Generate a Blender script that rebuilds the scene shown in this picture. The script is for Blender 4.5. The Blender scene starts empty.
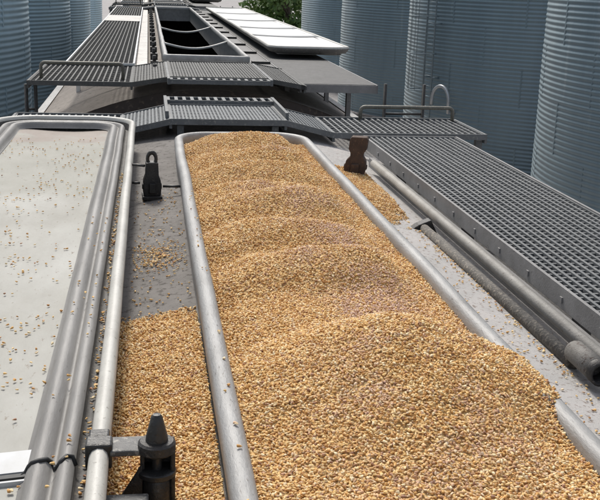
import bpy, math, random
import numpy as np
from mathutils import Vector, Matrix, noise

# ---------------------------------------------------------------- camera, sky, sun, exposure
S = bpy.context.scene
COL = S.collection
PI = math.pi
H = 0.85                                   # eye height above the top of the hatch coaming (z = 0)
GROUND = -4.6                              # rail-yard ground
FPX = 1000.0                               # focal length for a 600 px wide frame


def pix(x, y):
    return Vector(((x - 300) / FPX, (250 - y) / FPX, -1.0))


cY = pix(148, -28).normalized()            # direction of the train as the lens sees it
n_ = pix(300, 120).cross(pix(400, 120 + 1.4))
cX = n_.cross(cY).normalized()
if cX.x < 0:
    cX = -cX
cZ = cX.cross(cY)
R3 = Matrix((cX, cY, cZ))
cam = bpy.data.cameras.new('camera')
camo = bpy.data.objects.new('camera', cam)
COL.objects.link(camo)
cam.sensor_width = 36.0
cam.lens = FPX / 600 * 36
cam.clip_start = 0.05
cam.clip_end = 3000
camo.matrix_world = Matrix.Translation((0, 0, H)) @ R3.to_4x4()
S.camera = camo

SUN_EL, SUN_AZ = math.radians(50), math.radians(-9)      # azimuth from +Y (ahead) towards +X
w = bpy.data.worlds.new('World')
S.world = w
w.use_nodes = True
nt = w.node_tree
sky = nt.nodes.new('ShaderNodeTexSky')
sky.sky_type = 'NISHITA'
sky.sun_disc = False
sky.sun_elevation = SUN_EL
sky.sun_rotation = SUN_AZ
sky.air_density = 1.0
sky.dust_density = 3.0
sky.ozone_density = 0.6
bg = nt.nodes['Background']
bg.inputs['Strength'].default_value = 0.13
hz = nt.nodes.new('ShaderNodeHueSaturation')      # thin white cloud takes most of the blue out of the sky
hz.inputs['Saturation'].default_value = 0.5
nt.links.new(sky.outputs[0], hz.inputs['Color'])
nt.links.new(hz.outputs[0], bg.inputs[0])
sl = bpy.data.lights.new('sun', 'SUN')
sl.energy = 2.0
sl.angle = math.radians(10)
sl.color = (1.0, 0.965, 0.90)
so = bpy.data.objects.new('sun', sl)
COL.objects.link(so)
sd = Vector((math.sin(SUN_AZ) * math.cos(SUN_EL), math.cos(SUN_AZ) * math.cos(SUN_EL), math.sin(SUN_EL)))
so.rotation_euler = (-sd).to_track_quat('-Z', 'Y').to_euler()
so.location = (0, 0, 40)
S.view_settings.view_transform = 'Standard'
S.view_settings.look = 'None'
S.view_settings.exposure = 0.56
S.view_settings.gamma = 1
S.render.engine = 'CYCLES'

rng = np.random.default_rng(7)
random.seed(7)


# ---------------------------------------------------------------- materials
def mat(name, base, rough=0.6, metal=0.0, c2=None, c3=None, scale=8, scale2=60, f2=0.5, f3=0.35, bump=0.0,
        bscale=200, aniso=None, detail=6):
    m = bpy.data.materials.new(name)
    m.use_nodes = True
    t = m.node_tree
    N, L = t.nodes, t.links
    b = N['Principled BSDF']
    b.inputs['Metallic'].default_value = metal
    b.inputs['Roughness'].default_value = rough
    tc = N.new('ShaderNodeTexCoord')
    co = tc.outputs['Object']
    if aniso:
        mp = N.new('ShaderNodeMapping')
        mp.inputs['Scale'].default_value = aniso
        L.new(co, mp.inputs['Vector'])
        co = mp.outputs[0]

    def nz(s, d=detail):
        n = N.new('ShaderNodeTexNoise')
        n.inputs['Scale'].default_value = s
        n.inputs['Detail'].default_value = d
        n.inputs['Roughness'].default_value = 0.65
        L.new(co, n.inputs['Vector'])
        return n.outputs['Fac']

    def ramp(src, lo, hi):
        r = N.new('ShaderNodeMapRange')
        r.inputs['From Min'].default_value = lo
        r.inputs['From Max'].default_value = hi
        L.new(src, r.inputs['Value'])
        return r.outputs[0]

    def mix(f, a, bcol):
        x = N.new('ShaderNodeMix')
        x.data_type = 'RGBA'
        L.new(f, x.inputs['Factor'])
        if isinstance(a, tuple):
            x.inputs['A'].default_value = (*a, 1)
        else:
            L.new(a, x.inputs['A'])
        x.inputs['B'].default_value = (*bcol, 1)
        return x.outputs['Result']
    col = tuple(base)
    if c2:
        col = mix(ramp(nz(scale), f2 - 0.14, f2 + 0.2), col, c2)
    if c3:
        col = mix(ramp(nz(scale2), .72 - f3 * .6, .80 - f3 * .6), col, c3)
    if isinstance(col, tuple):
        b.inputs['Base Color'].default_value = (*col, 1)
    else:
        L.new(col, b.inputs['Base Color'])
    rr = N.new('ShaderNodeMapRange')
    rr.inputs['To Min'].default_value = max(0.05, rough - 0.15)
    rr.inputs['To Max'].default_value = min(1, rough + 0.15)
    L.new(nz(scale * 2.3), rr.inputs['Value'])
    L.new(rr.outputs[0], b.inputs['Roughness'])
    if bump:
        bp = N.new('ShaderNodeBump')
        bp.inputs['Strength'].default_value = bump
        bp.inputs['Distance'].default_value = 0.004
        L.new(nz(bscale, 3), bp.inputs['Height'])
        L.new(bp.outputs[0], b.inputs['Normal'])
    return m


M = {}
M['roof'] = mat('grimy_roof_paint', (.135, .124, .113), .88, 0, (.19, .175, .16), (.07, .06, .052), 5, 38, .5, .3, .5, 220)
M['roof_dust'] = mat('dusty_roof_paint', (.34, .33, .315), .88, 0, (.43, .405, .385), (.21, .175, .15), 6, 60, .5, .27, .6, 220)
M['roof_pale'] = mat('pale_roof_paint', (.60, .57, .53), .7, 0, (.42, .40, .37), (.25, .23, .21), 3, 30, .55, .25, .3, 150)
M['roof_tan'] = mat('tan_roof_paint', (.25, .22, .19), .8, 0, (.175, .15, .13), (.10, .085, .07), 2.2, 25, .5, .28, .3, 150)
M['coam'] = mat('worn_coaming_steel', (.33, .325, .315), .55, .1, (.22, .215, .205), (.13, .118, .105), 9, 90, .5, .18, .4, 120, (1.5, .45, 1.5))
M['pipe'] = mat('beige_grey_pipe_paint', (.30, .285, .255), .65, .0, (.21, .195, .17), (.12, .10, .085), 9, 80, .5, .2, .4, 120)
M['bar_dark'] = mat('mottled_dark_bar', (.075, .068, .06), .85, 0, (.13, .12, .105), (.22, .195, .16), 14, 90, .5, .33, .9, 90)
M['galv'] = mat('galvanised_steel', (.33, .345, .36), .48, .45, (.21, .225, .24), (.46, .46, .45), 14, 70, .5, .25, .2, 200)
M['galv_dark'] = mat('dull_galvanised_steel', (.115, .125, .132), .65, .12, (.085, .095, .10), (.17, .166, .16), 14, 70, .5, .22, .2, 200)
M['frame'] = mat('walkway_frame_steel', (.235, .23, .225), .6, .15, (.165, .16, .155), (.10, .085, .075), 9, 60, .5, .17, .3, 160)
M['cover'] = mat('weathered_fibreglass', (.335, .33, .30), .65, 0, (.215, .205, .172), (.165, .135, .10), 2.6, 55, .5, .17, .25, 90, (1, .4, 1))
M['cover_rim'] = mat('fibreglass_rim', (.47, .455, .41), .45, 0, (.35, .335, .30), (.22, .20, .17), 7, 80, .55, .19, .25, 90)
M['cover_ridge'] = mat('fibreglass_ridge', (.24, .23, .215), .55, .0, (.15, .143, .133), (.10, .09, .08), 8, 90, .5, .15, .3, 90, (1, .25, 1))
M['gasket'] = mat('shaded_gasket', (.06, .057, .053), .7, 0, (.10, .095, .088), (.16, .14, .11), 12, 70, .5, .28, .4, 120)  # gasket, with the shade inside the rim put into its dark colour
M['shell'] = mat('shaded_cover_shell', (.16, .155, .145), .6, 0, (.10, .097, .09), (.24, .22, .19), 5, 50, .5, .25, .3, 90)  # backlit outer side of the covers, its shade put into the dark colour
M['white'] = mat('clean_white_fibreglass', (.54, .54, .525), .5, 0, (.44, .435, .42), (.32, .305, .285), 2.2, 30, .6, .12, .15, 60)
M['strip'] = mat('white_batten', (.50, .51, .52), .5, 0, (.42, .42, .41), None, 12)
M['black'] = mat('black_greased_steel', (.022, .021, .02), .5, .3, (.05, .045, .04), (.10, .085, .07), 20, 90, .5, .2, .5, 160)
M['iron'] = mat('dark_iron', (.12, .115, .11), .5, .5, (.07, .066, .062), (.2, .18, .15), 22, 90, .5, .25, .4, 160)
M['rust'] = mat('rusty_steel', (.085, .052, .036), .8, .1, (.05, .032, .024), (.15, .085, .05), 18, 80, .5, .25, .6, 160)
M['end'] = mat('dark_brown_end_sheet', (.055, .042, .036), .75, 0, (.035, .028, .025), (.09, .07, .055), 4, 30, .5, .25, .3, 80)
M['side'] = mat('grey_side_sheet', (.30, .29, .27), .65, 0, (.22, .21, .19), (.15, .11, .08), 2, 24, .5, .2, .2, 80)
M['inside'] = mat('hopper_lining', (.035, .04, .036), .7, 0, (.02, .024, .022), None, 3)
M['rail_paint'] = mat('handrail_paint', (.17, .16, .13), .55, .2, (.1, .095, .08), (.3, .27, .2), 20, 90, .5, .25, .3)
M['chain'] = mat('pale_hoop_steel', (.50, .50, .47), .5, .3, (.38, .37, .35), None, 15)
M['ladder'] = mat('silo_ladder_steel', (.26, .32, .35), .55, .2, (.20, .25, .28), None, 15)
M['bright'] = mat('bright_steel', (.62, .63, .63), .4, .5, (.5, .5, .5), None, 15)
M['bark'] = mat('bark', (.10, .075, .055), .9, 0, (.06, .045, .035), None, 12)
M['tie'] = mat('tie_wood', (.07, .055, .045), .9, 0, (.11, .095, .08), None, 12)
M['gravel'] = mat('gravel_ground', (.26, .245, .24), .95, 0, (.18, .168, .16), (.33, .31, .30), .35, 9, .5, .35, .6, 30)
M['walk_dark'] = mat('weathered_dark_grating', (.08, .08, .076), .7, .05, (.055, .055, .052), (.12, .116, .105), 14, 70, .5, .25, .2, 200)
M['plate'] = mat('dull_tread_plate', (.062, .06, .058), .7, .05, (.045, .045, .043), (.09, .087, .08), 10, 90, .5, .25, .8, 110)
M['mesh'] = mat('grey_walkway_mesh', (.135, .14, .142), .65, .1, (.09, .095, .097), (.20, .195, .185), 9, 60, .5, .27, .3, 160)
M['oiled'] = mat('oily_black_iron', (.045, .044, .042), .38, .5, (.03, .029, .028), (.085, .08, .07), 20, 90, .5, .2, .3, 160)
M['sleeve'] = mat('grimy_sleeve_steel', (.165, .155, .14), .7, .1, (.10, .092, .08), (.07, .05, .04), 12, 70, .5, .3, .5, 120)
M['plates'] = mat('worn_grey_plate', (.075, .074, .072), .55, .2, (.085, .083, .08), (.22, .21, .19), 15, 80, .5, .28, .4, 150)
M['rubber'] = mat('black_gasket', (.018, .018, .018), .6, 0)


def bin_material():
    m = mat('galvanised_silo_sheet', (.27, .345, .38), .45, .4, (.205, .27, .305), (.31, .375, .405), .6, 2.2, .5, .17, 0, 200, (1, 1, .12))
    return m


M['bin'] = bin_material()
M['bin_left'] = mat('lighter_galvanised_silo_sheet', (.46, .60, .67), .45, .42, (.38, .51, .58), (.54, .64, .69), .6, 2.2, .5, .17, 0, 200, (1, 1, .12))  # lighter copy of the silo sheet for the left row


def leaf_material(name, a, b_):
    m = bpy.data.materials.new(name)
    m.use_nodes = True
    t = m.node_tree
    b = t.nodes['Principled BSDF']
    g = t.nodes.new('ShaderNodeNewGeometry')
    x = t.nodes.new('ShaderNodeMix')
    x.data_type = 'RGBA'
    x.inputs['A'].default_value = (*a, 1)
    x.inputs['B'].default_value = (*b_, 1)
    t.links.new(g.outputs['Random Per Island'], x.inputs['Factor'])
    t.links.new(x.outputs['Result'], b.inputs['Base Color'])
    b.inputs['Roughness'].default_value = .6
    return m


M['leaf'] = leaf_material('leaves', (.06, .12, .03), (.16, .24, .06))


def kernel_material():
    m = bpy.data.materials.new('corn_kernel')
    m.use_nodes = True
    t = m.node_tree
    N, L = t.nodes, t.links
    b = N['Principled BSDF']
    g = N.new('ShaderNodeNewGeometry')
    r = N.new('ShaderNodeValToRGB')
    e = r.color_ramp.elements
    cols = [(0, (.40, .19, .065)), (.14, (.55, .29, .095)), (.34, (.66, .39, .14)), (.56, (.72, .47, .19)),
            (.76, (.76, .55, .27)), (.88, (.82, .68, .44)), (.955, (.50, .28, .17)), (1, (.25, .12, .07))]
    while len(e) < len(cols):
        e.new(.5)
    for i, (p, c) in enumerate(cols):
        e[i].position = p
        e[i].color = (*c, 1)
    L.new(g.outputs['Random Per Island'], r.inputs['Fac'])
    at = N.new('ShaderNodeAttribute')
    at.attribute_name = 'tip'
    x = N.new('ShaderNodeMix')
    x.data_type = 'RGBA'
    L.new(at.outputs['Fac'], x.inputs['Factor'])
    L.new(r.outputs['Color'], x.inputs['A'])
    x.inputs['B'].default_value = (.82, .67, .42, 1)
    # pinkish chaff that gathers in drifts along the crest
    at2 = N.new('ShaderNodeAttribute')
    at2.attribute_name = 'chaff'
    y = N.new('ShaderNodeMix')
    y.data_type = 'RGBA'
    L.new(at2.outputs['Fac'], y.inputs['Factor'])
    L.new(x.outputs['Result'], y.inputs['A'])
    y.inputs['B'].default_value = (.60, .41, .32, 1)
    L.new(y.outputs['Result'], b.inputs['Base Color'])
    b.inputs['Roughness'].default_value = .68
    b.inputs['Specular IOR Level'].default_value = .22
    return m


M['kernel'] = kernel_material()
M['cornbed'] = mat('corn_bed', (.52, .32, .12), .8, 0, (.40, .22, .08), (.66, .46, .2), 30, 130, .5, .4, .6, 140)


def stain(m, ylo, yhi, col, amount, scale):
    """an old dried-water stain on the sheet between two places along the car"""
    t = m.node_tree
    N, L = t.nodes, t.links
    b = N['Principled BSDF']
    src = b.inputs['Base Color'].links[0].from_socket
    tc = N.new('ShaderNodeTexCoord')
    sp = N.new('ShaderNodeSeparateXYZ')
    L.new(tc.outputs['Object'], sp.inputs[0])
    n = N.new('ShaderNodeTexNoise')
    n.inputs['Scale'].default_value = scale
    n.inputs['Detail'].default_value = 5
    L.new(tc.outputs['Object'], n.inputs['Vector'])
    ad = N.new('ShaderNodeMath')
    ad.operation = 'MULTIPLY_ADD'
    ad.inputs[1].default_value = 1.6
    L.new(n.outputs['Fac'], ad.inputs[0])
    L.new(sp.outputs['Y'], ad.inputs[2])
    r = N.new('ShaderNodeMapRange')
    r.inputs['From Min'].default_value = ylo + .8
    r.inputs['From Max'].default_value = yhi + .8
    r.inputs['To Max'].default_value = amount
    L.new(ad.outputs[0], r.inputs['Value'])
    x = N.new('ShaderNodeMix')
    x.data_type = 'RGBA'
    L.new(r.outputs[0], x.inputs['Factor'])
    L.new(src, x.inputs['A'])
    x.inputs['B'].default_value = (*col, 1)
    L.new(x.outputs['Result'], b.inputs['Base Color'])


stain(M['cover'], 3.9, 4.25, (.17, .165, .125), .5, 2.2)
stain(M['cover'], 5.25, 5.6, (.20, .10, .08), .35, 6)


# ---------------------------------------------------------------- mesh builder
class MB:
    def __init__(self):
        self.v, self.f, self.s, self.mi = [], [], [], []

    def add(self, vs, fs, smooth=False, mi=0):
        o = len(self.v)
        self.v += [tuple(p) for p in vs]
        self.f += [tuple(i + o for i in q) for q in fs]
        self.s += [smooth] * len(fs)
        self.mi += [mi] * len(fs)

    def box(self, x0, x1, y0, y1, z0, z1, mi=0):
        v = [(x, y, z) for z in (z0, z1) for y in (y0, y1) for x in (x0, x1)]
        self.add(v, [(0, 2, 3, 1), (4, 5, 7, 6), (0, 1, 5, 4), (2, 6, 7, 3), (0, 4, 6, 2), (1, 3, 7, 5)], False, mi)

    def tube(self, pts, r, seg=10, closed=False, caps=True, mi=0, flat=1.0):
        pts = [Vector(p) for p in pts]
        n = len(pts)
        rs = r if isinstance(r, (list, tuple)) else [r] * n
        up = None
        vs = []
        for i, p in enumerate(pts):
            a = pts[(i - 1) % n] if (closed or i > 0) else p
            b = pts[(i + 1) % n] if (closed or i < n - 1) else p
            t = (b - a).normalized()
            if up is None:
                up = Vector((0, 0, 1)) if abs(t.z) < .9 else Vector((1, 0, 0))
            s = t.cross(up).normalized()
            up = s.cross(t).normalized()
            for k in range(seg):
                an = 2 * PI * k / seg
                vs.append(p + s * math.cos(an) * rs[i] + up * math.sin(an) * rs[i] * flat)
        fs = []
        for i in range(n if closed else n - 1):
            j = (i + 1) % n
            for k in range(seg):
                l = (k + 1) % seg
                fs.append((i * seg + k, i * seg + l, j * seg + l, j * seg + k))
        self.add(vs, fs, True, mi)
        if caps and not closed:
            o = len(self.v) - len(vs)
            self.f += [tuple(o + k for k in range(seg))[::-1], tuple(o + (n - 1) * seg + k for k in range(seg))]
            self.s += [False, False]
            self.mi += [mi, mi]

    def sweep(self, path, prof, closed=True, smooth=True, mi=0, wob=0.0, mis=None):
        """path: (x, y, nx, ny); prof: (offset along the normal, z)"""
        m = len(prof)
        vs = []
        for (x, y, nx, ny) in path:
            d = wob * noise.noise(Vector((x * 2.1, y * 2.1, 3.3))) if wob else 0
            e = wob * noise.noise(Vector((x * 3.7, y * 1.3, 9.1))) if wob else 0
            for (o, z) in prof:
                vs.append((x + nx * (o + d), y + ny * (o + d), z + e))
        fs = []
        n = len(path)
        for i in range(n if closed else n - 1):
            j = (i + 1) % n
            for k in range(m - 1):
                fs.append((i * m + k, j * m + k, j * m + k + 1, i * m + k + 1))
        self.add(vs, fs, smooth, mi)
        if mis:
            for q in range(len(fs)):
                self.mi[-len(fs) + q] = mis[q % (m - 1)]

    def lathe(self, prof, seg=20, c=(0, 0, 0), mi=0):
        vs, fs = [], []
        for (r, z) in prof:
            for k in range(seg):
                a = 2 * PI * k / seg
                vs.append((c[0] + r * math.cos(a), c[1] + r * math.sin(a), c[2] + z))
        for i in range(len(prof) - 1):
            for k in range(seg):
                l = (k + 1) % seg
                fs.append((i * seg + k, i * seg + l, (i + 1) * seg + l, (i + 1) * seg + k))
        self.add(vs, fs, True, mi)

    def prism(self, poly, y0, y1, mi=0):
        """poly in (x, z), extruded along y"""
        n = len(poly)
        v = [(x, y0, z) for x, z in poly] + [(x, y1, z) for x, z in poly]
        f = [tuple(range(n)), tuple(range(2 * n - 1, n - 1, -1))]
        f += [(i, i + n, (i + 1) % n + n, (i + 1) % n) for i in range(n)]
        self.add(v, f, False, mi)

    def warp(self, fn):
        self.v = [fn(*p) for p in self.v]

    def build_split(self, name, m, parent=None, bevel=0.0, sharp=None):
        """one object per separate piece"""
        up = list(range(len(self.v)))

        def find(a):
            while up[a] != a:
                up[a] = up[up[a]]
                a = up[a]
            return a
        for f in self.f:
            for q in f[1:]:
                up[find(q)] = find(f[0])
        groups = {}
        for i, f in enumerate(self.f):
            groups.setdefault(find(f[0]), []).append(i)
        out = []
        for ids in groups.values():
            mb = MB()
            mp = {}
            for i in ids:
                fc = []
                for q in self.f[i]:
                    if q not in mp:
                        mp[q] = len(mb.v)
                        mb.v.append(self.v[q])
                    fc.append(mp[q])
                mb.f.append(tuple(fc))
                mb.s.append(self.s[i])
                mb.mi.append(self.mi[i])
            out.append(mb.build(name, m, parent, bevel, sharp))
        return out

    def build(self, name, m, parent=None, bevel=0.0, sharp=None):
        me = bpy.data.meshes.new(name)
        me.from_pydata(self.v, [], self.f)
        ms = m if isinstance(m, list) else [m]
        for k in ms:
            me.materials.append(k)
        me.polygons.foreach_set('use_smooth', self.s)
        me.polygons.foreach_set('material_index', self.mi)
        me.update()
        if sharp is not None:
            me.set_sharp_from_angle(angle=math.radians(sharp))
        o = bpy.data.objects.new(name, me)
        COL.objects.link(o)
        if parent:
            o.parent = parent
        if bevel:
            md = o.modifiers.new('bevel', 'BEVEL')
            md.width = bevel
            md.segments = 2
            md.limit_method = 'ANGLE'
            md.angle_limit = math.radians(40)
        return o


def tag(o, label=None, cat=None, group=None, kind=None):
    for k, v in (('label', label), ('category', cat), ('group', group), ('kind', kind)):
        if v:
            o[k] = v
    return o


def empty(name, loc=(0, 0, 0)):
    o = bpy.data.objects.new(name, None)
    COL.objects.link(o)
    o.location = loc
    o.empty_display_size = .3
    return o


def copy_tree(o, parent=None):
    c = o.copy()
    COL.objects.link(c)
    c.parent = parent
    for ch in list(o.children):
        copy_tree(ch, c)
    return c


def rrect(x0, x1, y0, y1, r, n=8, step=0.25):
    p = []
    for cx, cy, a0 in ((x1 - r, y1 - r, 0), (x0 + r, y1 - r, 90), (x0 + r, y0 + r, 180), (x1 - r, y0 + r, 270)):
        for k in range(n + 1):
            a = math.radians(a0 + 90 * k / n)
            p.append((cx + r * math.cos(a), cy + r * math.sin(a), math.cos(a), math.sin(a)))
    out = []
    for i, a in enumerate(p):
        b = p[(i + 1) % len(p)]
        out.append(a)
        d = math.hypot(b[0] - a[0], b[1] - a[1])
        m = int(d / step)
        for k in range(1, m):
            t = k / m
            out.append(tuple(a[q] + (b[q] - a[q]) * t for q in range(4)))
    return out


def grating(x0, x1, y0, y1, z, px=.04, py=.055, h=.03, tx=.0105, ty=.011, drop=.005):
    mb = MB()
    n = max(2, round((x1 - x0) / px))
    for i in range(n + 1):
        x = x0 + (x1 - x0) * i / n + (random.uniform(-.0016, .0016) if 0 < i < n else 0)
        mb.box(x - tx / 2, x + tx / 2, y0, y1, z - h, z - random.uniform(0, .002))
    m = max(2, round((y1 - y0) / py))
    for j in range(m + 1):
        y = y0 + (y1 - y0) * j / m + (random.uniform(-.003, .003) if 0 < j < m else 0)
        mb.box(x0, x1, y - ty / 2, y + ty / 2, z - h * .8, z - drop - random.uniform(0, .002))
    return mb


# ---------------------------------------------------------------- setting: ground, tracks
g = MB()
N_ = 40
g.add([(-1500, -1200, GROUND), (1500, -1200, GROUND), (1500, 1800, GROUND), (-1500, 1800, GROUND)], [(0, 1, 2, 3)])
tag(g.build('ground', M['gravel']), kind='structure')
tr = MB()
for k in range(170):
    y = -12 + k * .55
    tr.box(.5 - 1.3, .5 + 1.3, y - .11, y + .11, GROUND + .005, GROUND + .12)
for sx in (-.7525, .7525):
    tr.prism([(.5 + sx - .07, GROUND + .12), (.5 + sx + .07, GROUND + .12), (.5 + sx + .015, GROUND + .16),
              (.5 + sx + .035, GROUND + .27), (.5 + sx - .035, GROUND + .27), (.5 + sx - .015, GROUND + .16)], -12, 82, 1)
tag(tr.build('railway_track', [M['tie'], M['rust']]), kind='structure')

# ---------------------------------------------------------------- grain silos
BIN_R, EAVE = 5.3, 8.6


def make_silo(sheet):
    root = empty('grain_silo')
    nseg, pitch, rows = 128, .108, int((EAVE - GROUND) / .108)
    wl = MB()
    zs, rs = [], []
    for k in range(rows * 6 + 1):
        t = k / 6
        zs.append(GROUND + t * pitch)
        rs.append(BIN_R + .0085 * math.cos(2 * PI * t) + (.006 if int(t / 10) % 2 else 0))
    ang = np.arange(nseg) * 2 * PI / nseg
    V = np.zeros((len(zs), nseg, 3))
    V[:, :, 0] = np.outer(rs, np.cos(ang))
    V[:, :, 1] = np.outer(rs, np.sin(ang))
    V[:, :, 2] = np.array(zs)[:, None]
    idx = np.arange(len(zs) * nseg).reshape(len(zs), nseg)
    nx = np.roll(idx, -1, 1)
    F = np.stack([idx[:-1], nx[:-1], nx[1:], idx[1:]], -1).reshape(-1, 4)
    wl.add(V.reshape(-1, 3).tolist(), F.tolist(), True)
    st = wl                               # bolted vertical sheet seams
    for j in range(14):
        for band in range(int((EAVE - GROUND) / 1.08)):
            a = 2 * PI * (j + (.5 if band % 2 else 0)) / 14
            z0 = GROUND + band * 1.08
            c, s = math.cos(a), math.sin(a)
            p = []
            for dr in (.002, .007):
                for da in (-.02, .02):
                    for z in (z0 + .03, z0 + 1.05):
                        r_ = BIN_R + dr
                        p.append((r_ * c - da * s, r_ * s + da * c, z))
            st.add(p, [(4, 5, 7, 6), (0, 1, 5, 4), (2, 6, 7, 3), (0, 4, 6, 2), (1, 3, 7, 5)])
    wl.build('wall', sheet, root)
    rf = MB()
    rf.lathe([(BIN_R + .12, EAVE - .05), (BIN_R + .12, EAVE + .02), (.5, EAVE + 2.9), (.5, EAVE + 3.2), (.02, EAVE + 3.35)], 64)
    rf.build('roof', sheet, root, sharp=30)
    bs = MB()
    bs.lathe([(BIN_R + .22, GROUND - .1), (BIN_R + .22, GROUND + .22), (BIN_R - .1, GROUND + .24)], 64)
    bs.build('base', M['gravel'], root, sharp=30)
    return root


def silo_ladder(parent, ang):
    """ladder with a safety cage standing off the wall, at polar angle ang"""
    c, s = math.cos(ang), math.sin(ang)

    def P(r, t, z):
        return (r * c - t * s, r * s + t * c, z)
    lad = MB()
    z1 = EAVE + .6
    for t in (-.22, .22):
        lad.tube([P(BIN_R + .22, t, -4.0), P(BIN_R + .22, t, z1)], .022, 6)
    z = -3.9
    while z < z1:
        lad.tube([P(BIN_R + .22, -.22, z), P(BIN_R + .22, .22, z)], .014, 6)
        z += .3
    z = -3.4
    while z < z1:
        for t in (-.22, .22):
            lad.tube([P(BIN_R + .0, t, z), P(BIN_R + .22, t, z)], .025, 6)
        z += 1.55
    lo = lad.build('ladder', M['ladder'], parent)
    cg = MB()
    z = -2.2
    while z < z1:
        cg.tube([P(BIN_R + .22 + .62 * math.sin(PI * k / 12), -.36 * math.cos(PI * k / 12) - .0, z) for k in range(13)],
                .019, 6)
        z += 1.05
    for k in (2, 4, 6, 8, 10):
        cg.tube([P(BIN_R + .22 + .64 * math.sin(PI * k / 12), -.37 * math.cos(PI * k / 12), zz) for zz in (-2.2, z1)], .008, 5)
    cg.build('cage', M['ladder'], lo)


SP = 11.5
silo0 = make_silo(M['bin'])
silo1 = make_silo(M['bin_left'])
spots = []
r_lab = ['large corrugated silo at the right edge, nearest beside the mesh walkway',
         'corrugated silo carrying the caged ladder, behind the right mesh walkway',
         'dark corrugated silo just left of the one with the caged ladder',
         'distant right-row silo standing right beside the green trees']
l_lab = ['corrugated silo at the left edge, tallest and nearest beside the handrail hoop',
         'second corrugated silo on the left, partly hidden by the nearest left one',
         'third corrugated silo on the left, a narrow strip beside the far walkway',
         'farthest left silo, thin sliver above the far end of the walkway']
for k in range(4):
    spots.append((13.35, 19 + SP * k, r_lab[k], 'silos on the right of the train'))
for k in range(4):
    spots.append((-7.75, 21.6 + SP * k, l_lab[k], 'silos on the left of the train'))
for i, (x, y, lab, grp) in enumerate(spots):
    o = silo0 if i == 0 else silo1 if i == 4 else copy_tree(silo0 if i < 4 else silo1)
    o.location = (x, y, 0)
    o.rotation_euler.z = .37 * i
    tag(o, lab, 'silo', grp)
    if i == 1:
        o.rotation_euler.z = 0
        lad_silo = o
silo_ladder(lad_silo, math.radians(198))
gn = MB()
a_ = math.radians(205.5)
gx, gy = BIN_R * math.cos(a_), BIN_R * math.sin(a_)
tx_, ty_ = -math.sin(a_), math.cos(a_)
pts = []
for k in range(15):
    an = PI * k / 14
    t = -.36 * math.cos(an)
    pts.append((gx * 1.05 - tx_ * t, gy * 1.05 - ty_ * t, -2.45 + .42 * math.sin(an)))
pts = [(pts[0][0] * .93, pts[0][1] * .93, -2.78), (pts[0][0], pts[0][1], -2.75)] + pts + [(pts[-1][0], pts[-1][1], -2.6)]
gn.tube(pts, .05, 10)
gn.build('vent_pipe', M['bright'], lad_silo)


# ---------------------------------------------------------------- trees
def make_tree(name, loc, hgt, rad, label, seed, leaves=5200):
    r = random.Random(seed)
    root = empty(name, loc)
    tag(root, label, 'tree', 'trees beyond the silos')
    tk = MB()
    tk.tube([(0, 0, 0), (.1, .05, hgt * .3), (-.05, .1, hgt * .6), (.05, 0, hgt * .85)], [.26, .2, .12, .04], 8)
    cl = []
    for k in range(34):
        z = hgt * r.uniform(.03, .95)
        rr = rad * math.sqrt(max(.1, 1 - ((z / hgt - .42) / .62) ** 2)) * r.uniform(.35, 1)
        a = r.uniform(0, 2 * PI)
        c = Vector((rr * math.cos(a), rr * math.sin(a), z))
        cl.append((c, r.uniform(.45, .95) * rad * .42))
        if k % 3 == 0:
            tk.tube([(0, 0, z * .7), tuple(c * .5 + Vector((0, 0, z * .4))), tuple(c)], [.08, .05, .02], 5)
    tk.build('trunk', M['bark'], root)
    cr = MB()
    for _ in range(leaves):
        c, s = r.choice(cl)
        d = Vector((r.gauss(0, 1), r.gauss(0, 1), r.gauss(0, .8)))
        d = d.normalized() * s * r.uniform(.5, 1.05)
        p = c + d
        if p.z < .1:
            p.z = .1 + r.random() * .4
        u = Vector((r.gauss(0, 1), r.gauss(0, 1), r.gauss(0, 1))).normalized()
        v = u.cross(Vector((r.gauss(0, 1), r.gauss(0, 1), r.gauss(0, 1)))).normalized()
        q = r.uniform(.13, .27)
        cr.add([p - u * q, p + v * q * .55, p + u * q, p - v * q * .55], [(0, 1, 2, 3)])
    cr.build('crown', M['leaf'], root)
    return root


make_tree('broadleaf_tree', (9.2, 68, GROUND), 7.5, 2.6, 'green leafy tree at the top edge, leftmost of the clump beside the far silo', 3)
make_tree('broadleaf_tree', (11.4, 72, GROUND), 8.5, 2.9, 'green leafy tree at the top edge, tucked against the far right silo', 5)
make_tree('broadleaf_tree', (10.6, 79, GROUND), 9.5, 3.2, 'green leafy tree at the top edge, behind the middle of the clump', 8)


# ---------------------------------------------------------------- hopper cars
XC = .5                                    # centre line of the train


ROOFK = .165


def roofz(x):
    d = x - XC
    return -.085 - ROOFK * d * d


def strip_roof(mb, xs, y0, y1, ny, zf, th=.0, mi=0):
    vs, fs = [], []
    m = len(xs)
    for j in range(ny + 1):
        y = y0 + (y1 - y0) * j / ny
        for x in xs:
            vs.append((x, y, zf(x) + .002 * noise.noise(Vector((x * 2, y * 1.3, 0)))))
    for j in range(ny):
        for i in range(m - 1):
            a = j * m + i
            fs.append((a, a + 1, a + 1 + m, a + m))
    mb.add(vs, fs, True, mi)


def lin(a, b, n):
    return [a + (b - a) * k / n for k in range(n + 1)]


def add_roof(root, y0, y1, hx0, hx1, hy0, hy1, m):
    mb = MB()
    hw = 1.5
    ny = int((y1 - y0) / .3)
    strip_roof(mb, lin(XC - hw, hx0, 10), y0, y1, ny, roofz)
    strip_roof(mb, lin(hx1, XC + hw, 10), y0, y1, ny, roofz, 0, 1)
    if hy1 < y1:
        strip_roof(mb, lin(hx0, hx1, 6), hy1, y1, max(2, int((y1 - hy1) / .3)), roofz)
    if hy0 > y0:
        strip_roof(mb, lin(hx0, hx1, 6), y0, hy0, max(2, int((hy0 - y0) / .3)), roofz)
    return mb.build('roof', m, root)


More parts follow.
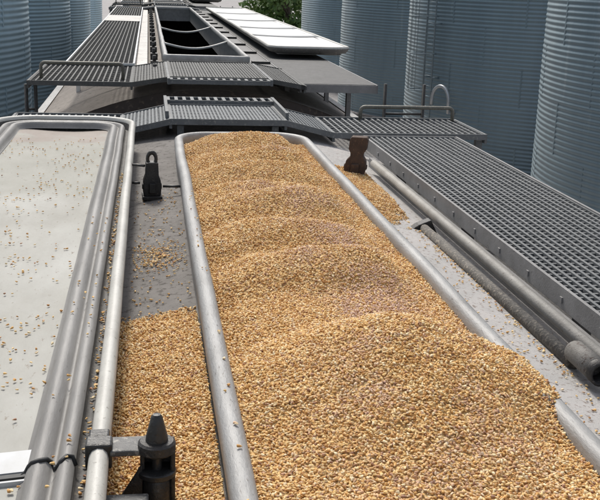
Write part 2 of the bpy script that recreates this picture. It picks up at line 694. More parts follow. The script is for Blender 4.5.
def add_body(root, y0, y1, side_m, end_m, floor=-3.4):
    hw = 1.5
    ze = roofz(XC + hw)
    for s in (-1, 1):
        bd = MB()
        x = XC + s * hw
        prof = [(x, ze), (x + s * .1, ze - .25), (x + s * .12, ze - 1.6), (x + s * .02, floor)]
        ys = lin(y0, y1, 14)
        vs = [(px, y, pz) for y in ys for (px, pz) in prof]
        n = len(prof)
        bd.add(vs, [(j * n + i, j * n + i + 1, (j + 1) * n + i + 1, (j + 1) * n + i) for j in range(14) for i in range(n - 1)])
        for y in lin(y0 + .5, y1 - .5, 11):
            bd.box(x + s * .1 - .03 + s * .03, x + s * .1 + .03 + s * .03, y - .04, y + .04, floor, ze - .27)
        bd.build('side_sheet', side_m, root)
    pass
    fl = MB()
    fl.box(XC - 1.5, XC + 1.5, y0 + .05, y1 - .05, floor - .05, floor)
    fl.build('hopper_floor', M['inside'], root)
    en = MB()
    for y in (y0 + .012, y1 - .012):
        xs = lin(XC - hw, XC + hw, 16)
        vs = [(x, y, roofz(x) - .001) for x in xs] + [(x, y, floor) for x in xs]
        en.add(vs, [(i, i + 1, i + 18, i + 17) for i in range(16)])
    en.build_split('end_sheet', end_m, root)
    sl_ = MB()                              # edge angle along each roof side
    for s in (-1, 1):
        x = XC + s * 1.5
        sl_.prism([(x - s * .0, ze - .05), (x + s * .05, ze - .05), (x + s * .05, ze + .025), (x - s * .02, ze + .025)], y0, y1)
    sl_.build_split('roof_edge', M['coam'], root)
    for yb in (y0 + 2.2, y1 - 2.2):         # trucks
        tk = MB()
        tk.box(XC - .95, XC + .95, yb - .2, yb + .2, GROUND + .55, GROUND + .95)
        for s in (-1, 1):
            tk.box(XC + s * .98 - .08, XC + s * .98 + .08, yb - 1.15, yb + 1.15, GROUND + .5, GROUND + .85)
        t_o = tk.build('truck', M['rust'], root, bevel=.03)
        for dy in (-.88, .88):
            for s in (-1, 1):
                wl = MB()
                prof = [(.05, -.07), (.40, -.06), (.46, -.06), (.44, .05), (.40, .06), (.05, .07), (.001, .07)]
                wl.lathe(prof, 24)
                wl.warp(lambda x, y, z: (XC + s * .7525 + z * -s, yb + dy + x, GROUND + .72 + y))
                wl.build('wheel', M['iron'], t_o)
    for (yy, d) in ((y0, -1), (y1, 1)):
        cp = MB()
        cp.box(XC - .25, XC + .25, min(yy, yy + d * .35), max(yy, yy + d * .35), GROUND + .75, GROUND + 1.2)
        cp.box(XC - .12, XC + .12, min(yy + d * .35, yy + d * .62), max(yy + d * .35, yy + d * .62), GROUND + .8, GROUND + 1.1)
        cp.build('coupler', M['rust'], root, bevel=.02)


def add_coaming(root, x0, x1, y0, y1, r=.2, zt=0.0, zb=-.16, m=None):
    mb = MB()
    path = rrect(x0, x1, y0, y1, r, 10, .18)
    # outside foot, wall, rolled lip, inside wall
    prof = [(.012, zb), (.004, zb + .012), (.0, zt - .075), (.006, zt - .06), (.008, zt - .02), (.004, zt - .008), (-.006, zt - .001),
            (-.02, zt + .001), (-.032, zt - .003), (-.039, zt - .014), (-.04, zt - .05), (-.03, zt - .062), (-.024, zt - .07), (-.024, zb - .1)]
    mb.sweep(path, prof, True, True, 0, .005)
    return mb.build('hatch_coaming', m or M['coam'], root)


def add_cover(root, x0, x1, y0, y1, zt, floor_m, rim_m, ridge_m, seams, r=.2, thick=.13, shallow=False):
    """a trough cover lying open, hollow side up: rim, gasket groove, two rolled ridges and a shallow floor"""
    path = rrect(x0, x1, y0, y1, r, 10, .2)
    rm = MB()
    outer = [(-.10, zt - thick), (-.03, zt - thick + .015), (-.004, zt - thick + .05), (.0, zt - .03), (-.0, zt - .02), (-.003, zt - .008),
             (-.010, zt - .001), (-.02, zt), (-.029, zt - .004), (-.034, zt - .012), (-.036, zt - .02)]
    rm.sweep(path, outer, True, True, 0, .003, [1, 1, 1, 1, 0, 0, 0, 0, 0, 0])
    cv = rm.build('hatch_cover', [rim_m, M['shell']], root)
    fz = .012 if shallow else .058
    ins = .036 if shallow else .147
    if not shallow:
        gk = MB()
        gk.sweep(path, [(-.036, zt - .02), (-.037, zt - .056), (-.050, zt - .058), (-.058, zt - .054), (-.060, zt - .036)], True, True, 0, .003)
        gk.build('gasket', M['gasket'], cv)  # also paints the rim's shade into the groove
        ri = MB()
        ridge = [(-.060, zt - .036), (-.066, zt - .024), (-.075, zt - .02), (-.085, zt - .024),
                 (-.092, zt - .036), (-.097, zt - .042), (-.102, zt - .036), (-.110, zt - .024), (-.122, zt - .019), (-.134, zt - .024),
                 (-.142, zt - .038), (-.148, zt - .052), (-.155, zt - .056)]
        ri.sweep(path, ridge, True, True, 0, .003)
        ro = ri.build('sealing_ridge', ridge_m, cv)
    fl = MB()
    a, b = x0 + ins, x1 - ins
    xs = lin(a, b, 10)
    ys = lin(y0 + ins, y1 - ins, int((y1 - y0) / .15))
    vs = []
    for y in ys:
        e = 0
        if shallow:                          # follow the rounded corners
            for q in (y - (y0 + ins), (y1 - ins) - y):
                rr_ = r - ins
                if q < rr_:
                    e = max(e, rr_ - math.sqrt(max(0, rr_ ** 2 - (rr_ - q) ** 2)))
        for k in range(len(xs)):
            x = a + e + (b - a - 2 * e) * k / (len(xs) - 1)
            u = (x - (a + b) / 2) / ((b - a) / 2)
            vs.append((x, y, zt - fz - .012 * (1 - u * u) + (.002 if shallow else .004) * noise.noise(Vector((x * 3, y * 1.5, 1)))))
    m = len(xs)
    fl.add(vs, [(j * m + i, j * m + i + 1, (j + 1) * m + i + 1, (j + 1) * m + i) for j in range(len(ys) - 1) for i in range(m - 1)], True)
    fl.build('cover_floor', floor_m, cv)
    bt = MB()
    bt.box(x0 + .1, x1 - .1, y0 + .1, y1 - .1, zt - thick - .006, zt - thick + .004)
    bt.build('cover_shell', M['shell'], cv)
    for (ya, wd, mi) in seams:
        sm = MB()
        vs = []
        n = 12
        for k in range(n + 1):
            x = a + .0 + (b - a) * k / n
            u = (x - (a + b) / 2) / ((b - a) / 2)
            z = zt - fz + .004 - .012 * (1 - u * u) + (.001 if shallow else .004)
            vs += [(x, ya, z), (x, ya + wd, z), (x, ya, z - .02), (x, ya + wd, z - .02)]
        fs = []
        for k in range(n):
            i = k * 4
            fs += [(i, i + 4, i + 5, i + 1), (i + 2, i + 6, i + 4, i), (i + 1, i + 5, i + 7, i + 3)]
        sm.add(vs, fs, False)
        sm.build('batten', [M['strip'], M['rubber'], M['galv_dark']][mi], cv)
        if mi == 1:                          # the same joint runs over the ridges
            jt = MB()
            jt.tube([(x1 + o, ya + .006 + .012 * math.sin(k * 1.3), z + .001) for k, (o, z) in enumerate(ridge)], .0045, 8)
            jt.build('ridge_joint', M['rubber'], ro)
    return cv


def add_walkway(root, x0, x1, y0, y1, z, m, fm, px=.04, py=.055, plates=()):
    fr = MB()
    for (a, b) in ((x0 - .012, x0), (x1, x1 + .012)):
        fr.box(a, b, y0, y1, z - .062, z + .006)
        for q in range(int((y1 - y0) / .29)):
            yq = y0 + .15 + q * .29
            sx = a if a < (x0 + x1) / 2 else b
            fr.box(sx - .005, sx + .005, yq - .009, yq + .009, z - .042, z - .024)
    fr.box(x0, x1, y0 - .01, y0, z - .06, z + .004)
    fr.box(x0, x1, y1, y1 + .01, z - .06, z + .004)
    k = y0 + 1.0
    while k < y1:                            # brackets down to the roof
        for x in (x0 + .03, x1 - .03):
            fr.box(x - .02, x + .02, k - .03, k + .03, roofz(x) - .01, z - .036)
        fr.box(x0 + .002, x1 - .002, k - .02, k + .02, z - .07, z - .034)
        k += 1.15
    wo = fr.build('running_board', fm, root)
    mb = grating(x0 + .002, x1 - .002, y0 + .002, y1 - .002, z, px, py)
    mb.build('grating', m, wo)
    if plates:
        pl = MB()
        for (a, b) in plates:
            pl.box(x0 + .004, x1 - .004, a, b, z + .002, z + .006)
        pl.build('tread_plate', M['roof_pale'] if len(plates) and plates[0][0] > 10 else M['plate'], wo)
    return wo


def hoop(mb, x0, x1, y, z0, z1, r=.013, rad=.03):
    pts = [(x0, y, z0), (x0, y, z1 - rad)]
    for k in range(1, 5):
        a = PI / 2 * k / 4
        pts.append((x0 + rad - rad * math.cos(a), y, z1 - rad + rad * math.sin(a)))
    for k in range(0, 5):
        a = PI / 2 * k / 4
        pts.append((x1 - rad + rad * math.sin(a), y, z1 - rad + rad * math.cos(a)))
    pts += [(x1, y, z0)]
    mb.tube(pts, r, 8)


def add_platform(root, y0, y1, d, zc, zl, xl, xr, xa, xb, hoop_side, hoop_y, wing_m=None, hh=.115, lip=.03):
    wing_m = wing_m or M['mesh']
    # end crossover: raised middle xa..xb, ramps down to wings at xl / xr; d = +1 when the car end is at larger y
    ramp = .30

    def lift(x):
        if x < xa - ramp or x > xb + ramp:
            return zl
        if x < xa:
            return zl + (zc - zl) * (x - xa + ramp) / ramp
        if x > xb:
            return zl + (zc - zl) * (xb + ramp - x) / ramp
        return zc
    fr = MB()
    xs = [xl, xa - ramp, xa, xb, xb + ramp, xr]
    for y, s in ((y0, -1), (y1, 1)):
        ya, yb = (y - .012, y) if s < 0 else (y, y + .012)
        for p, q in zip(xs[:-1], xs[1:]):
            zp, zq = lift(p), lift(q)
            v = [(p, ya, zp - lip), (q, ya, zq - lip), (q, ya, zq + .006), (p, ya, zp + .006),
                 (p, yb, zp - lip), (q, yb, zq - lip), (q, yb, zq + .006), (p, yb, zp + .006)]
            fr.add(v, [(0, 1, 2, 3), (7, 6, 5, 4), (3, 2, 6, 7), (0, 4, 5, 1), (0, 3, 7, 4), (1, 5, 6, 2)])
    for x in xs:
        z = lift(x)
        fr.box(x - .008, x + .008, y0 + .001, y1 - .001, z - .055, z + .003)
    for x in (xl + .03, xa + .06, xb - .06, xr - .03):
        for y in (y0 + .06, y1 - .06):
            if d < 0 and (y < y0 + .3 or x < xa or x > xb):
                continue
            fr.box(x - .02, x + .02, y - .025, y + .025, min(roofz(x), lift(x) - .08) - .01, lift(x) - .04)
    po = fr.build('end_platform', M['mesh'] if d > 0 else M['walk_dark'], root)
    mid = MB()
    for (p, q) in ((xa - ramp, xa), (xa, xb), (xb, xb + ramp)):
        gmb = grating(p + .01, q - .01, y0 + .002, y1 - .002, 0, .023, .030, .03, .012, .014, .003)
        mid.add(gmb.v, gmb.f)
    mid.warp(lambda x, y, z: (x, y, z + lift(x)))
    mid.build('crossover_grating', M['galv_dark'] if d > 0 else M['walk_dark'], po)
    for (p, q) in ((xl, xa - ramp), (xb + ramp, xr)):
        grating(p + .01, q - .01, y0 + .002, y1 - .002, zl, .042, .07, .03, .012, .010, .006).build('wing_grating', wing_m, po)
    # step tread at the outer edge of the raised middle
    st = MB()
    ys, ye = (y1 + .03, y1 + .22) if d > 0 else (y0 - .16, y0 - .03)
    zs = zc + (.03 if d > 0 else .0)
    n = 13
    for i in range(n + 1):
        x = xa + (xb - xa) * i / n
        st.box(x - .011, x + .011, ys, ye, zs - .03, zs)
    for y in (ys - .006, ye - .006):
        st.box(xa - .01, xb + .01, y, y + .012, zs - .035, zs - .002)
    for x in (xa - .03, xb + .01):
        st.box(x, x + .02, min(ys, y0 + .1), max(ye, y1 - .1), zs - .04, zs + .006)
    st.build('step', M['mesh'], po)
    if hoop_side:
        hb = MB()
        a, b = hoop_side
        hoop(hb, a, b, hoop_y, zl - .02, zl + hh)
        hb.build('handrail', M['rail_paint'], po)
    return po


def add_corner_ladder(root, y, xs_pairs, ztop, zbot):
    for (a, b) in xs_pairs:
        lb = MB()
        for x in (a, b):
            lb.tube([(x, y, zbot), (x, y, ztop)], .014, 8)
        z = zbot + .2
        while z < ztop - .1:
            lb.tube([(a, y, z), (b, y, z)], .01, 6)
            z += .36
        lb.build('grab_rail', M['black'], root)


# ------------------------------------------------------------------ car A: the loaded car underfoot
carA = empty('hopper_car', (0, 0, 0))
tag(carA, 'nearest hopper car filling the foreground, its open roof hatch heaped with yellow corn', 'train car')
AY0, AY1 = -9.5, 6.55
HX0, HX1, HY0, HY1 = .142, .872, -4.0, 5.60
add_roof(carA, AY0, AY1, HX0 + .02, HX1 - .02, HY0 + .02, HY1 - .02, [M['roof'], M['roof_dust']])
add_body(carA, AY0, AY1, M['side'], M['end'])
add_coaming(carA, HX0, HX1, HY0, HY1, .21, 0, -.15)
add_cover(carA, -.87, -.073, -3.6, 5.96, .03, M['cover'], M['cover_rim'], M['cover_ridge'],
          [(1.675, .085, 0), (1.655, .014, 1), (1.640, .006, 0)], .24)
add_walkway(carA, 1.285, 1.845, -4.0, 5.86, -.06, M['mesh'], M['frame'], .033, .042)
add_walkway(carA, -.85, -.3, -4.0, 5.9, -.125, M['galv'], M['frame'])
add_platform(carA, 6.05, 6.75, 1, .0, -.072, -.86, 2.11, .13, .83, (1.43, 2.08), 6.70, None, .085)

# long lock pipe with its open black end, right of the hatch
pp = MB()
pp.tube([(1.207, 5.25, -.112), (1.207, 4.0, -.112), (1.207, 1.0, -.112)], .019, 14)
pipe = pp.build('lock_pipe', M['pipe'], carA)
sv = MB()
ring = [(.001, 2.41), (.026, 2.408), (.031, 2.40), (.031, 2.24), (.025, 2.24), (.025, 2.35)]
sv.lathe([(r, y) for r, y in ring], 18)
sv.warp(lambda x, y, z: (1.137 + x, z, -.100 + y))
sv.build('pipe_sleeve', M['sleeve'], pipe)
bk = MB()
bk.lathe([(.0245, 2.285), (.0005, 2.288)], 18)
bk.lathe([(.0325, 2.262), (.0325, 2.232), (.0242, 2.232), (.0242, 2.31)], 18)
bk.warp(lambda x, y, z: (1.137 + x, z, -.100 + y))
bk.build('pipe_bore', M['black'], pipe)
br = MB()
for y in (3.95,):
    br.prism([(1.08, roofz(1.1)), (1.19, roofz(1.19)), (1.16, -.105), (1.11, -.125)], y - .03, y + .02)
dk = MB()  # dark mottled strip along the left of the pipe, modelled as a bar
dk.tube([(1.132, 3.98, roofz(1.13) + .008), (1.138, 3.2, roofz(1.13) + .010), (1.138, 2.4, roofz(1.13) + .016)], .020, 12)
dk.build('dark_bar', M['bar_dark'], pipe)
br.build('pipe_bracket', M['black'], pipe, bevel=.004)
sk = MB()                                    # kick angle between pipe and walkway
sk.prism([(1.236, roofz(1.236) - .01), (1.268, roofz(1.268) - .01), (1.268, -.125), (1.236, -.122)], -4, 5.5)
sk.build('support_angle', M['frame'], carA, bevel=.003)


def keyhole_latch(name, x, y, m, sc=1.0, yaw=0.0, lean=0.0, rods=(), solid=False, wx=1.0):
    """a cast hatch latch standing on the roof: foot, broad body, narrow neck and a ring on top"""
    zb = roofz(x)
    mb = MB()
    mb.box(-.06, .06, -.055, .055, 0, .018)
    if solid:
        body = [(-.05, .016), (.05, .016), (.056, .05), (.05, .09), (.032, .112), (.034, .13), (.046, .15), (.046, .20), (.038, .212),
                (-.038, .212), (-.046, .20), (-.046, .15), (-.034, .13), (-.032, .112), (-.05, .09), (-.056, .05)]
    else:
        body = [(-.052, .016), (.052, .016), (.056, .05), (.052, .085), (.040, .108), (.037, .165), (-.037, .165), (-.040, .108), (-.052, .085), (-.056, .05)]
    mb.prism(body, -.035, .03)
    mb.box(-.02, .02, -.05, -.03, .03, .075)
    mb.tube([(-.06, 0, .055), (.06, 0, .055)], .014, 10)
    if not solid:
      pts = [(.026 * math.cos(2 * PI * k / 16), 0, .178 + .028 * math.sin(2 * PI * k / 16)) for k in range(16)]
      mb.tube(pts, .011, 8, closed=True)
    c, s = math.cos(yaw), math.sin(yaw)
    mb.warp(lambda px, py, pz: (x + sc * ((px * wx + lean * pz) * c - py * s), y + sc * ((px * wx + lean * pz) * s + py * c), zb + sc * pz))
    o = mb.build(name, m, carA, bevel=.004)
    for (p, q) in rods:
        rd = MB()
        rd.tube([p, q], .006, 8)
        rd.build('latch_rod', M['iron'], o)
    return o


keyhole_latch('hatch_latch', .012, 4.42, M['black'], 1.0, .05, 0,
              [((.06, 4.42, -.07), (.15, 4.42, -.07)), ((-.075, 4.42, -.055), (-.04, 4.42, -.055)), ((-.075, 4.46, .02), (-.02, 4.43, .02))], False, .72)
lt = keyhole_latch('hatch_latch', 1.045, 4.98, M['rust'], 1.0, -.3, .1, [], True)
lt['label'] = 'rusty brown latch'

# near hinge: bullet-headed vertical pin carried on two plates off the cover rim
hx, hy = .011, 1.665
hz = roofz(hx)
hg = MB()
hg.box(hx - .030, hx + .033, hy + .024, hy + .034, hz, .028)
hg.box(hx + .024, hx + .033, hy - .012, hy + .024, hz, .028)
hg.box(hx - .030, hx - .022, hy - .004, hy + .024, hz, .028)
hinge = hg.build('cover_hinge', M['black'], carA, bevel=.003)
pn = MB()
pn.lathe([(.0005, .088), (.007, .0875), (.0105, .083), (.0135, .070), (.0195, .046), (.0205, .036)], 20, (hx, hy, 0))
pn.lathe([(.0095, .036), (.0095, -.04)], 16, (hx, hy, 0))
pn.lathe([(.020, -.03), (.0255, -.04), (.0265, -.125), (.022, -.15)], 20, (hx, hy - .002, 0))
pn.build('hinge_pin', M['oiled'], hinge, sharp=35)
fl_ = MB()
fl_.lathe([(.001, .037), (.030, .037), (.034, .033), (.034, .018), (.030, .014), (.009, .014)], 24, (hx, hy, 0))
fl_.build('upper_collar', M['black'], hinge, sharp=35)
fl_ = MB()
fl_.lathe([(.009, -.018), (.030, -.018), (.0345, -.021), (.0345, -.029), (.029, -.033), (.022, -.033)], 24, (hx, hy, 0))
fl_.build('lower_collar', M['oiled'], hinge, sharp=35)
pt = MB()
pt.box(-.072, hx - .018, hy - .012, hy + .048, .012, .024)
pt.build('upper_plate', M['plates'], hinge, bevel=.003)
pt = MB()
pt.box(-.085, hx - .015, hy - .12, hy - .05, -.052, -.04)
pt.build('lower_plate', M['plates'], hinge, bevel=.003)
pt = MB()
pt.box(-.116, -.068, hy - .010, hy + .030, -.012, .036)
pt.box(-.112, -.074, hy + .031, hy + .062, .018, .0345)
pt.build('rim_clip', M['oiled'], hinge, bevel=.004)
gs = MB()
gs.prism([(-.080, -.11), (hx - .026, -.11), (hx - .026, -.005)], hy - .012, hy - .002)
gs.build('gusset', M['black'], hinge, bevel=.002)


# ------------------------------------------------------------------ car B: the next car, hatch empty
carB = empty('hopper_car', (0, 0, .05))
tag(carB, 'next hopper car ahead, its dark hatch empty and white cover lying open on its right', 'train car', 'hopper cars ahead')
ROOFK = .20
BY0, BY1 = 8.0, 25.2
BX0, BX1, BHY0, BHY1 = .145, .965, 9.75, 23.6
add_roof(carB, BY0, BY1, BX0 + .02, BX1 - .02, BHY0 + .02, BHY1 - .02, [M['roof_tan'], M['roof_tan']])
add_body(carB, BY0, BY1, M['side'], M['end'])
add_coaming(carB, BX0, BX1, BHY0, BHY1, .07, .05, -.16, M['coam'])
add_cover(carB, 1.235, 2.11, 10.45, 22.6, .11, M['white'], M['cover_rim'], M['cover_rim'],
          [(12.4, .22, 2), (14.3, .25, 2), (16.6, .3, 2), (19.4, .35, 2)], .2, .085, True)
gv = MB()
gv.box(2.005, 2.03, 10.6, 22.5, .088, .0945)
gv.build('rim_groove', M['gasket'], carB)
add_walkway(carB, -.72, -.135, 9.22, 24.2, -.0, M['walk_dark'], M['bright'], .045, .08, [(17.2, 19.4)])
add_walkway(carB, 1.20, 1.83, 8.0, 24.2, -.03, M['walk_dark'], M['frame'], .03, .03, [(8.02, 24.1)])
add_platform(carB, 7.80, 9.2, -1, .03, -.02, -.90, 1.18, .17, .91, (-.83, -.20), 8.1, M['walk_dark'])
add_platform(carB, 24.25, 25.1, 1, .03, -.02, -.90, 1.90, .17, .91, None, 0)
add_corner_ladder(carB, 7.86, [(-.92, -.85)], -.05, -2.6)
add_corner_ladder(carB, 7.9, [(1.88, 2.2)], .0, -2.6)
for (y, sag) in ((11.6, .07), (14.9, .07)):
    ht = MB()
    ht.tube([(BX0 + .03 + (BX1 - BX0 - .06) * k / 16, y + .55 * (k / 16), .03 - sag * math.sin(PI * k / 16)) for k in range(17)], .014, 8)
    ht.build('hatch_strap', M['chain'], carB)
wr = MB()                                    # pale strip of roof lip between walkway and hatch
wr.box(-.115, -.01, 8.75, 24.2, roofz(-.1) - .03, -.055)
wr.build('toe_board', M['roof_pale'], carB, bevel=.004)
lb_ = MB()
lb_.tube([(.055, 8.75, -.06), (.055, 24.2, -.06)], .022, 10)
k = 8.9
while k < 24:
    lb_.box(.02, .095, k - .06, k + .06, roofz(.05), -.02)
    lb_.tube([(.055, k, -.03), (.055, k, .03)], .018, 8)
    k += .95
lb_.build('latch_bar', M['black'], carB)
hb_ = MB()  # black beam with lugs filling the gap between hatch and cover
hb_.box(.985, 1.195, 9.2, 23.9, roofz(1.1) - .03, -.03)
k = 9.9
while k < 23.5:
    hb_.box(1.0, 1.18, k - .05, k + .05, -.10, -.005)
    k += 1.3
hb_.build('dark_gap_beam', M['black'], carB, bevel=.005)

carC = copy_tree(carB)
carC.location.y += 19.2
carC['label'] = 'farthest hopper car, just showing at the top edge past the empty hatch'


ROOFK = .165


# ---------------------------------------------------------------- corn
def kernel_base():
    seg = 6
    rows = [(-.5, .0), (-.40, .20), (-.12, .36), (.20, .49), (.42, .46), (.5, 0)]     # tip .. crown along x
    v, tip = [], []
    ring = []
    for (x, r) in rows:
        if r == 0:
            ring.append([len(v)])
            v.append((x, 0, 0))
            tip.append(1.0 if x < 0 else 0)
        else:
            ids = []
            for k in range(seg):
                a = 2 * PI * (k + .5) / seg
                ids.append(len(v))
                v.append((x, r * math.cos(a), r * math.sin(a)))
                tip.append(.7 if x < -.3 else 0)
            ring.append(ids)
    tri = []
    for a, b in zip(ring[:-1], ring[1:]):
        for k in range(seg):
            l = (k + 1) % seg
            if len(a) == 1:
                tri.append((a[0], b[l], b[k]))
            elif len(b) == 1:
                tri.append((a[k], a[l], b[0]))
            else:
                tri += [(a[k], a[l], b[l]), (a[k], b[l], b[k])]
    return np.array(v), np.array(tri), np.array(tip)


KV, KT, KTIP = kernel_base()


def kernel_cloud(P, chaff=None, flat=.6, smin=.85, smax=1.15, Nrm=None):
    """P (n,3) positions -> vertices, triangles"""
    n = len(P)
    sz = rng.uniform(smin, smax, (n, 1)) * .93
    dims = np.stack([rng.uniform(.0088, .0112, n), rng.uniform(.0062, .0084, n), rng.uniform(.0038, .0054, n)], 1) * sz
    yaw = rng.uniform(0, 2 * PI, n)
    th = rng.normal(0, flat, n)
    ro = rng.normal(0, flat, n)
    cy, sy, ct, st, cr, sr = np.cos(yaw), np.sin(yaw), np.cos(th), np.sin(th), np.cos(ro), np.sin(ro)
    Rm = np.zeros((n, 3, 3))
    Rm[:, 0, 0] = cy * ct
    Rm[:, 0, 1] = cy * st * sr - sy * cr
    Rm[:, 0, 2] = cy * st * cr + sy * sr
    Rm[:, 1, 0] = sy * ct
    Rm[:, 1, 1] = sy * st * sr + cy * cr
    Rm[:, 1, 2] = sy * st * cr - cy * sr
    Rm[:, 2, 0] = -st
    Rm[:, 2, 1] = ct * sr
    Rm[:, 2, 2] = ct * cr
    L = KV[None] * dims[:, None, :]
    W = np.einsum('nij,nkj->nki', Rm, L) + P[:, None, :]
    nv = len(KV)
    T = KT[None] + (np.arange(n) * nv)[:, None, None]
    tip = np.tile(KTIP, n)
    ch = np.repeat(chaff if chaff is not None else np.zeros(n), nv)
    return W.reshape(-1, 3), T.reshape(-1, 3), tip, ch


def corn_object(name, P, chaff=None, base=None, flat=.6, smin=.85, smax=1.15):
    V, T, tip, ch = kernel_cloud(P, chaff, flat, smin, smax)
    mi = np.zeros(len(T), np.int32)
    if base is not None:
        bv, bt = base
        T = np.concatenate([T, bt + len(V)])
        mi = np.concatenate([mi, np.ones(len(bt), np.int32)])
        V = np.concatenate([V, bv])
        tip = np.concatenate([tip, np.zeros(len(bv))])
        ch = np.concatenate([ch, np.zeros(len(bv))])
    me = bpy.data.meshes.new(name)
    me.vertices.add(len(V))
    me.vertices.foreach_set('co', V.astype(np.float32).ravel())
    me.loops.add(len(T) * 3)
    me.loops.foreach_set('vertex_index', T.astype(np.int32).ravel())
    me.polygons.add(len(T))
    me.polygons.foreach_set('loop_start', np.arange(0, len(T) * 3, 3, dtype=np.int32))
    me.materials.append(M['kernel'])
    me.materials.append(M['cornbed'])
    me.polygons.foreach_set('material_index', mi)
    me.polygons.foreach_set('use_smooth', np.ones(len(T), bool))
    me.update(calc_edges=True)
    for nm, a in (('tip', tip), ('chaff', ch)):
        at = me.attributes.new(nm, 'FLOAT', 'POINT')
        at.data.foreach_set('value', a.astype(np.float32))
    o = bpy.data.objects.new(name, me)
    COL.objects.link(o)
    return o


def vnoise(x, y, s, seed=0):
    """smooth value noise on arrays"""
    r = np.random.default_rng(seed)
    tab = r.uniform(-1, 1, (128, 128))
    u, v = x * s + 500, y * s + 500
    iu, iv = np.floor(u).astype(int), np.floor(v).astype(int)
    fu, fv = u - iu, v - iv
    fu, fv = fu * fu * (3 - 2 * fu), fv * fv * (3 - 2 * fv)
    g_ = lambda a, b: tab[a % 128, b % 128]
    return (g_(iu, iv) * (1 - fu) + g_(iu + 1, iv) * fu) * (1 - fv) + (g_(iu, iv + 1) * (1 - fu) + g_(iu + 1, iv + 1) * fu) * fv


PEAKS = [(.555, 2.06, .112, .46), (.50, .45, .10, .42), (.60, 2.86, .064, .50), (.44, 3.28, .050, .46), (.56, 3.72, .062, .50),
         (.42, 4.02, .034, .40), (.48, 4.38, .060, .50), (.57, 4.76, .050, .46), (.49, 5.20, .056, .46)]


def heap_z(x, y):
    z = -.008 - .26 * np.abs(x - .507) ** 2 + .0 * y
    for (px, py, pz, sl_) in PEAKS:
        near = pz > .1
        dy = (y - py) * np.where((y < py) & near, .62, 1.0)
        sm = .085 if near else .075
        r = np.sqrt(((x - px) * (1.0 if near else .5)) ** 2 + dy ** 2 + sm ** 2) - sm
        c = pz - sl_ * r
        k = .016
        hh = np.clip(.5 + .5 * (c - z) / k, 0, 1)
        z = z * (1 - hh) + c * hh + k * hh * (1 - hh)
    z = z + .012 * vnoise(x, y, 3.4, 1) + .004 * vnoise(x, y, 9, 3) + .004 * vnoise(x, y, 19, 2)
    e = np.clip((np.abs(x - .507) - .20) / .13, 0, 1)
    z = z - .032 * e * np.where(y > 2.35, 1, np.clip((y - 2.1) / .25, 0, 1))
    # along the right wall the load lies level, except where the near mound spills over
    er = np.clip((x - (HX1 - .20)) / .15, 0, 1)
    er = er * er * (3 - 2 * er)
    spill = np.clip((y - 1.72) / .16, 0, 1) * np.clip((2.42 - y) / .14, 0, 1)
    er = er * (1 - spill)
    z = z * (1 - er) + (-.034 + .006 * vnoise(x, y, 5, 4)) * er
    z = np.where(y > 5.35, z - (y - 5.35) * .3, z)
    return z


def chaff_at(x, y):
    c = .5 * vnoise(x, y, 3.1, 5) + .5 * vnoise(x, y, 11, 6)
    crest = np.exp(-((x - .58) / .22) ** 2)
    m = np.clip((c * 1.3 + .35) * crest, 0, .9)
    return np.where(rng.random(x.shape) < .25 + m * .6, m * rng.uniform(.5, 1.2, x.shape), 0).clip(0, .9)


def heap_points():
    out = []
    y = .9
    for (ya, yb, sp) in ((1.0, 2.5, .0057), (2.5, 3.6, .0066), (3.6, 5.6, .0074)):
        xs = np.arange(HX0 - .02, HX1 + .07, sp)
        ys = np.arange(ya, yb, sp)
        X, Y = np.meshgrid(xs, ys)
        X = (X + rng.uniform(-.5, .5, X.shape) * sp).ravel()
        Y = (Y + rng.uniform(-.5, .5, Y.shape) * sp).ravel()
        Z = heap_z(X, Y)
        mg = np.where(Z < -.05, .022, .034)
        inside = (X > HX0 + mg) & (X < HX1 - mg) & (Y < HY1 - .035)
        # corner cut
        for sx, cx in ((-1, HX0 + .21), (1, HX1 - .21)):
            q = ((X - cx) * sx > 0) & (Y > HY1 - .21)
            inside &= ~(q & (np.hypot(X - cx, Y - (HY1 - .21)) > .172))
        over = (Z > .001) & (X > HX0 + .008) & (X < HX1 - .002) & (Y < 2.35)
        k = inside | over
        out.append(np.stack([X[k], Y[k], Z[k] + rng.normal(0, .0018, k.sum())], 1))
    return np.concatenate(out)


hp = heap_points()
bx = np.linspace(HX0 + .016, HX1 - .016, 40)
by = np.linspace(-3.9, HY1 - .03, 420)
BXg, BYg = np.meshgrid(bx, by)
BZ = heap_z(BXg, BYg) - .002
BZ = np.where((np.abs(BXg - .507) > .325) & (BZ > -.06), np.minimum(BZ, -.025), BZ)
bv = np.stack([BXg.ravel(), BYg.ravel(), BZ.ravel()], 1)
ii = np.arange(len(bv)).reshape(BXg.shape)
a0, a1, a2, a3 = ii[:-1, :-1].ravel(), ii[:-1, 1:].ravel(), ii[1:, 1:].ravel(), ii[1:, :-1].ravel()
bt = np.concatenate([np.stack([a0, a1, a2], 1), np.stack([a0, a2, a3], 1)])
heap = corn_object('corn_heap', hp, chaff_at(hp[:, 0], hp[:, 1]), (bv, bt), .42, .80, 1.08)
tag(heap, 'long rippled heap of golden corn kernels filling the open hatch', 'corn', kind='stuff')


# corn lying on the roof, left of the coaming
def drift_points(x0, x1, y0, y1, sp, hfun):
    xs = np.arange(x0, x1, sp)
    ys = np.arange(y0, y1, sp)
    X, Y = np.meshgrid(xs, ys)
    X = (X + rng.uniform(-.5, .5, X.shape) * sp).ravel()
    Y = (Y + rng.uniform(-.5, .5, Y.shape) * sp).ravel()
    h = hfun(X, Y)
    k = rng.random(h.shape) < np.clip(h / .007, 0, 1) ** .8
    d = X[k] - XC
    Z = -.085 - .165 * d * d + h[k] + rng.normal(0, .0018, k.sum())
    return np.stack([X[k], Y[k], Z], 1)


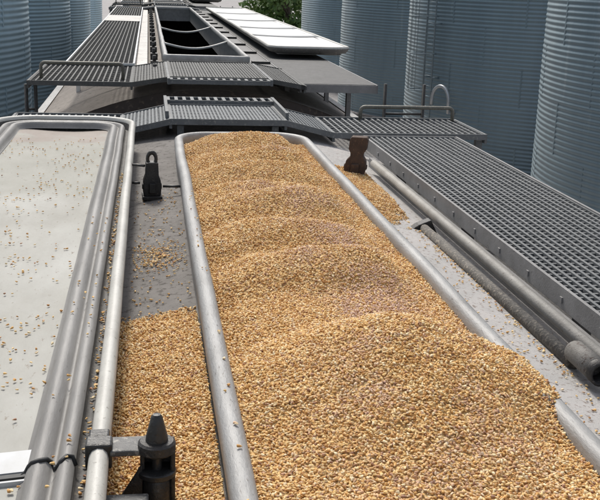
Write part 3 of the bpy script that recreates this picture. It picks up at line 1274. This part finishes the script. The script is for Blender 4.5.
def left_h(x, y):
    edge = 2.84 + .05 * vnoise(x, y, 6, 11) + .03 * vnoise(x, y, 30, 12)
    return np.clip((edge - y) * .09, -.01, .026) + .003 * vnoise(x, y, 25, 13) * (y < edge)


def right_h(x, y):
    edge = .006 * vnoise(x, y, 5, 21) + .006 * vnoise(x, y, 30, 22)
    return np.clip((y - 4.02) * .07 + edge, -.01, .026) - .2 * np.maximum(0, x - 1.10) + .002 * vnoise(x, y, 25, 23)


P1 = drift_points(-.085, .135, 1.0, 3.0, .0057, left_h)
def bed(x0, x1, y0, y1, hf, nx=16, ny=90):
    X, Y = np.meshgrid(np.linspace(x0, x1, nx), np.linspace(y0, y1, ny))
    h = hf(X, Y)
    Z = -.085 - .165 * (X - XC) ** 2 + np.where(h > .006, h - .003, -.012)
    i_ = np.arange(X.size).reshape(X.shape)
    p, q_, r_, t_ = i_[:-1, :-1].ravel(), i_[:-1, 1:].ravel(), i_[1:, 1:].ravel(), i_[1:, :-1].ravel()
    return np.stack([X.ravel(), Y.ravel(), Z.ravel()], 1), np.concatenate([np.stack([p, q_, r_], 1), np.stack([p, r_, t_], 1)])


tag(corn_object('spilled_corn', P1, None, bed(-.085, .135, .5, 2.9, left_h), .42, .8, 1.08), 'band of spilled corn on the roof between the open cover and the coaming', 'corn', kind='stuff')
P2 = drift_points(.885, 1.12, 3.6, 5.1, .0070, right_h)
tag(corn_object('spilled_corn', P2, None, bed(.885, 1.12, 3.7, 5.1, right_h), .42, .8, 1.08), 'spilled corn beside the rusty latch, right of the coaming', 'corn', kind='stuff')

# loose kernels on the left roof panel and the right roof strip
q = []
for _ in range(260):
    x, y = rng.uniform(-.06, .13), rng.uniform(2.4, 4.6)
    q.append((x, y, roofz(x) + .004))
for _ in range(330):
    x, y = rng.normal(.03, .045), rng.normal(3.42, .09)
    q.append((min(.125, max(-.06, x)), y, roofz(x) + .005))
for _ in range(260):
    x, y = rng.uniform(.89, 1.12), rng.uniform(1.5, 4.0)
    q.append((x, y, roofz(x) + .004))
for _ in range(26):
    q.append((HX0 + rng.uniform(.012, .03), rng.uniform(1.4, 4.0), .006))
for _ in range(160):
    x, y = 1.10 + rng.normal(0, .012), rng.uniform(1.6, 4.0)
    q.append((min(1.112, x), y, roofz(x) + .004))
tag(corn_object('loose_kernels', np.array(q), flat=.25, smin=.7), 'loose kernels sprinkled over the grey roof beside the coaming', 'corn', kind='stuff')

# kernels strewn over the open cover
q = []
ca, cb = -.87 + .15, -.073 - .15
while len(q) < 760:
    x, y = rng.uniform(ca + .01, cb - .005), 1.5 + 4.0 * rng.random() ** 1.5
    if vnoise(np.array([x]), np.array([y]), 3.3, 31)[0] < rng.uniform(-.9, .5):
        continue
    u = (x - (ca + cb) / 2) / ((cb - ca) / 2)
    q.append((x, y, .03 - .058 - .012 * (1 - u * u) + .006))
for _ in range(230):
    q.append((-.073 - .046 + rng.normal(0, .005), rng.uniform(1.4, 4.5), .03 - .053))
for _ in range(34):
    q.append((-.073 - rng.choice([.075, .098, .122]), rng.uniform(1.45, 3.6), .03 - .016))
tag(corn_object('strewn_kernels', np.array(q), flat=.25, smin=.75, smax=1.15), 'kernels strewn across the inside of the open pale cover', 'corn', kind='stuff')
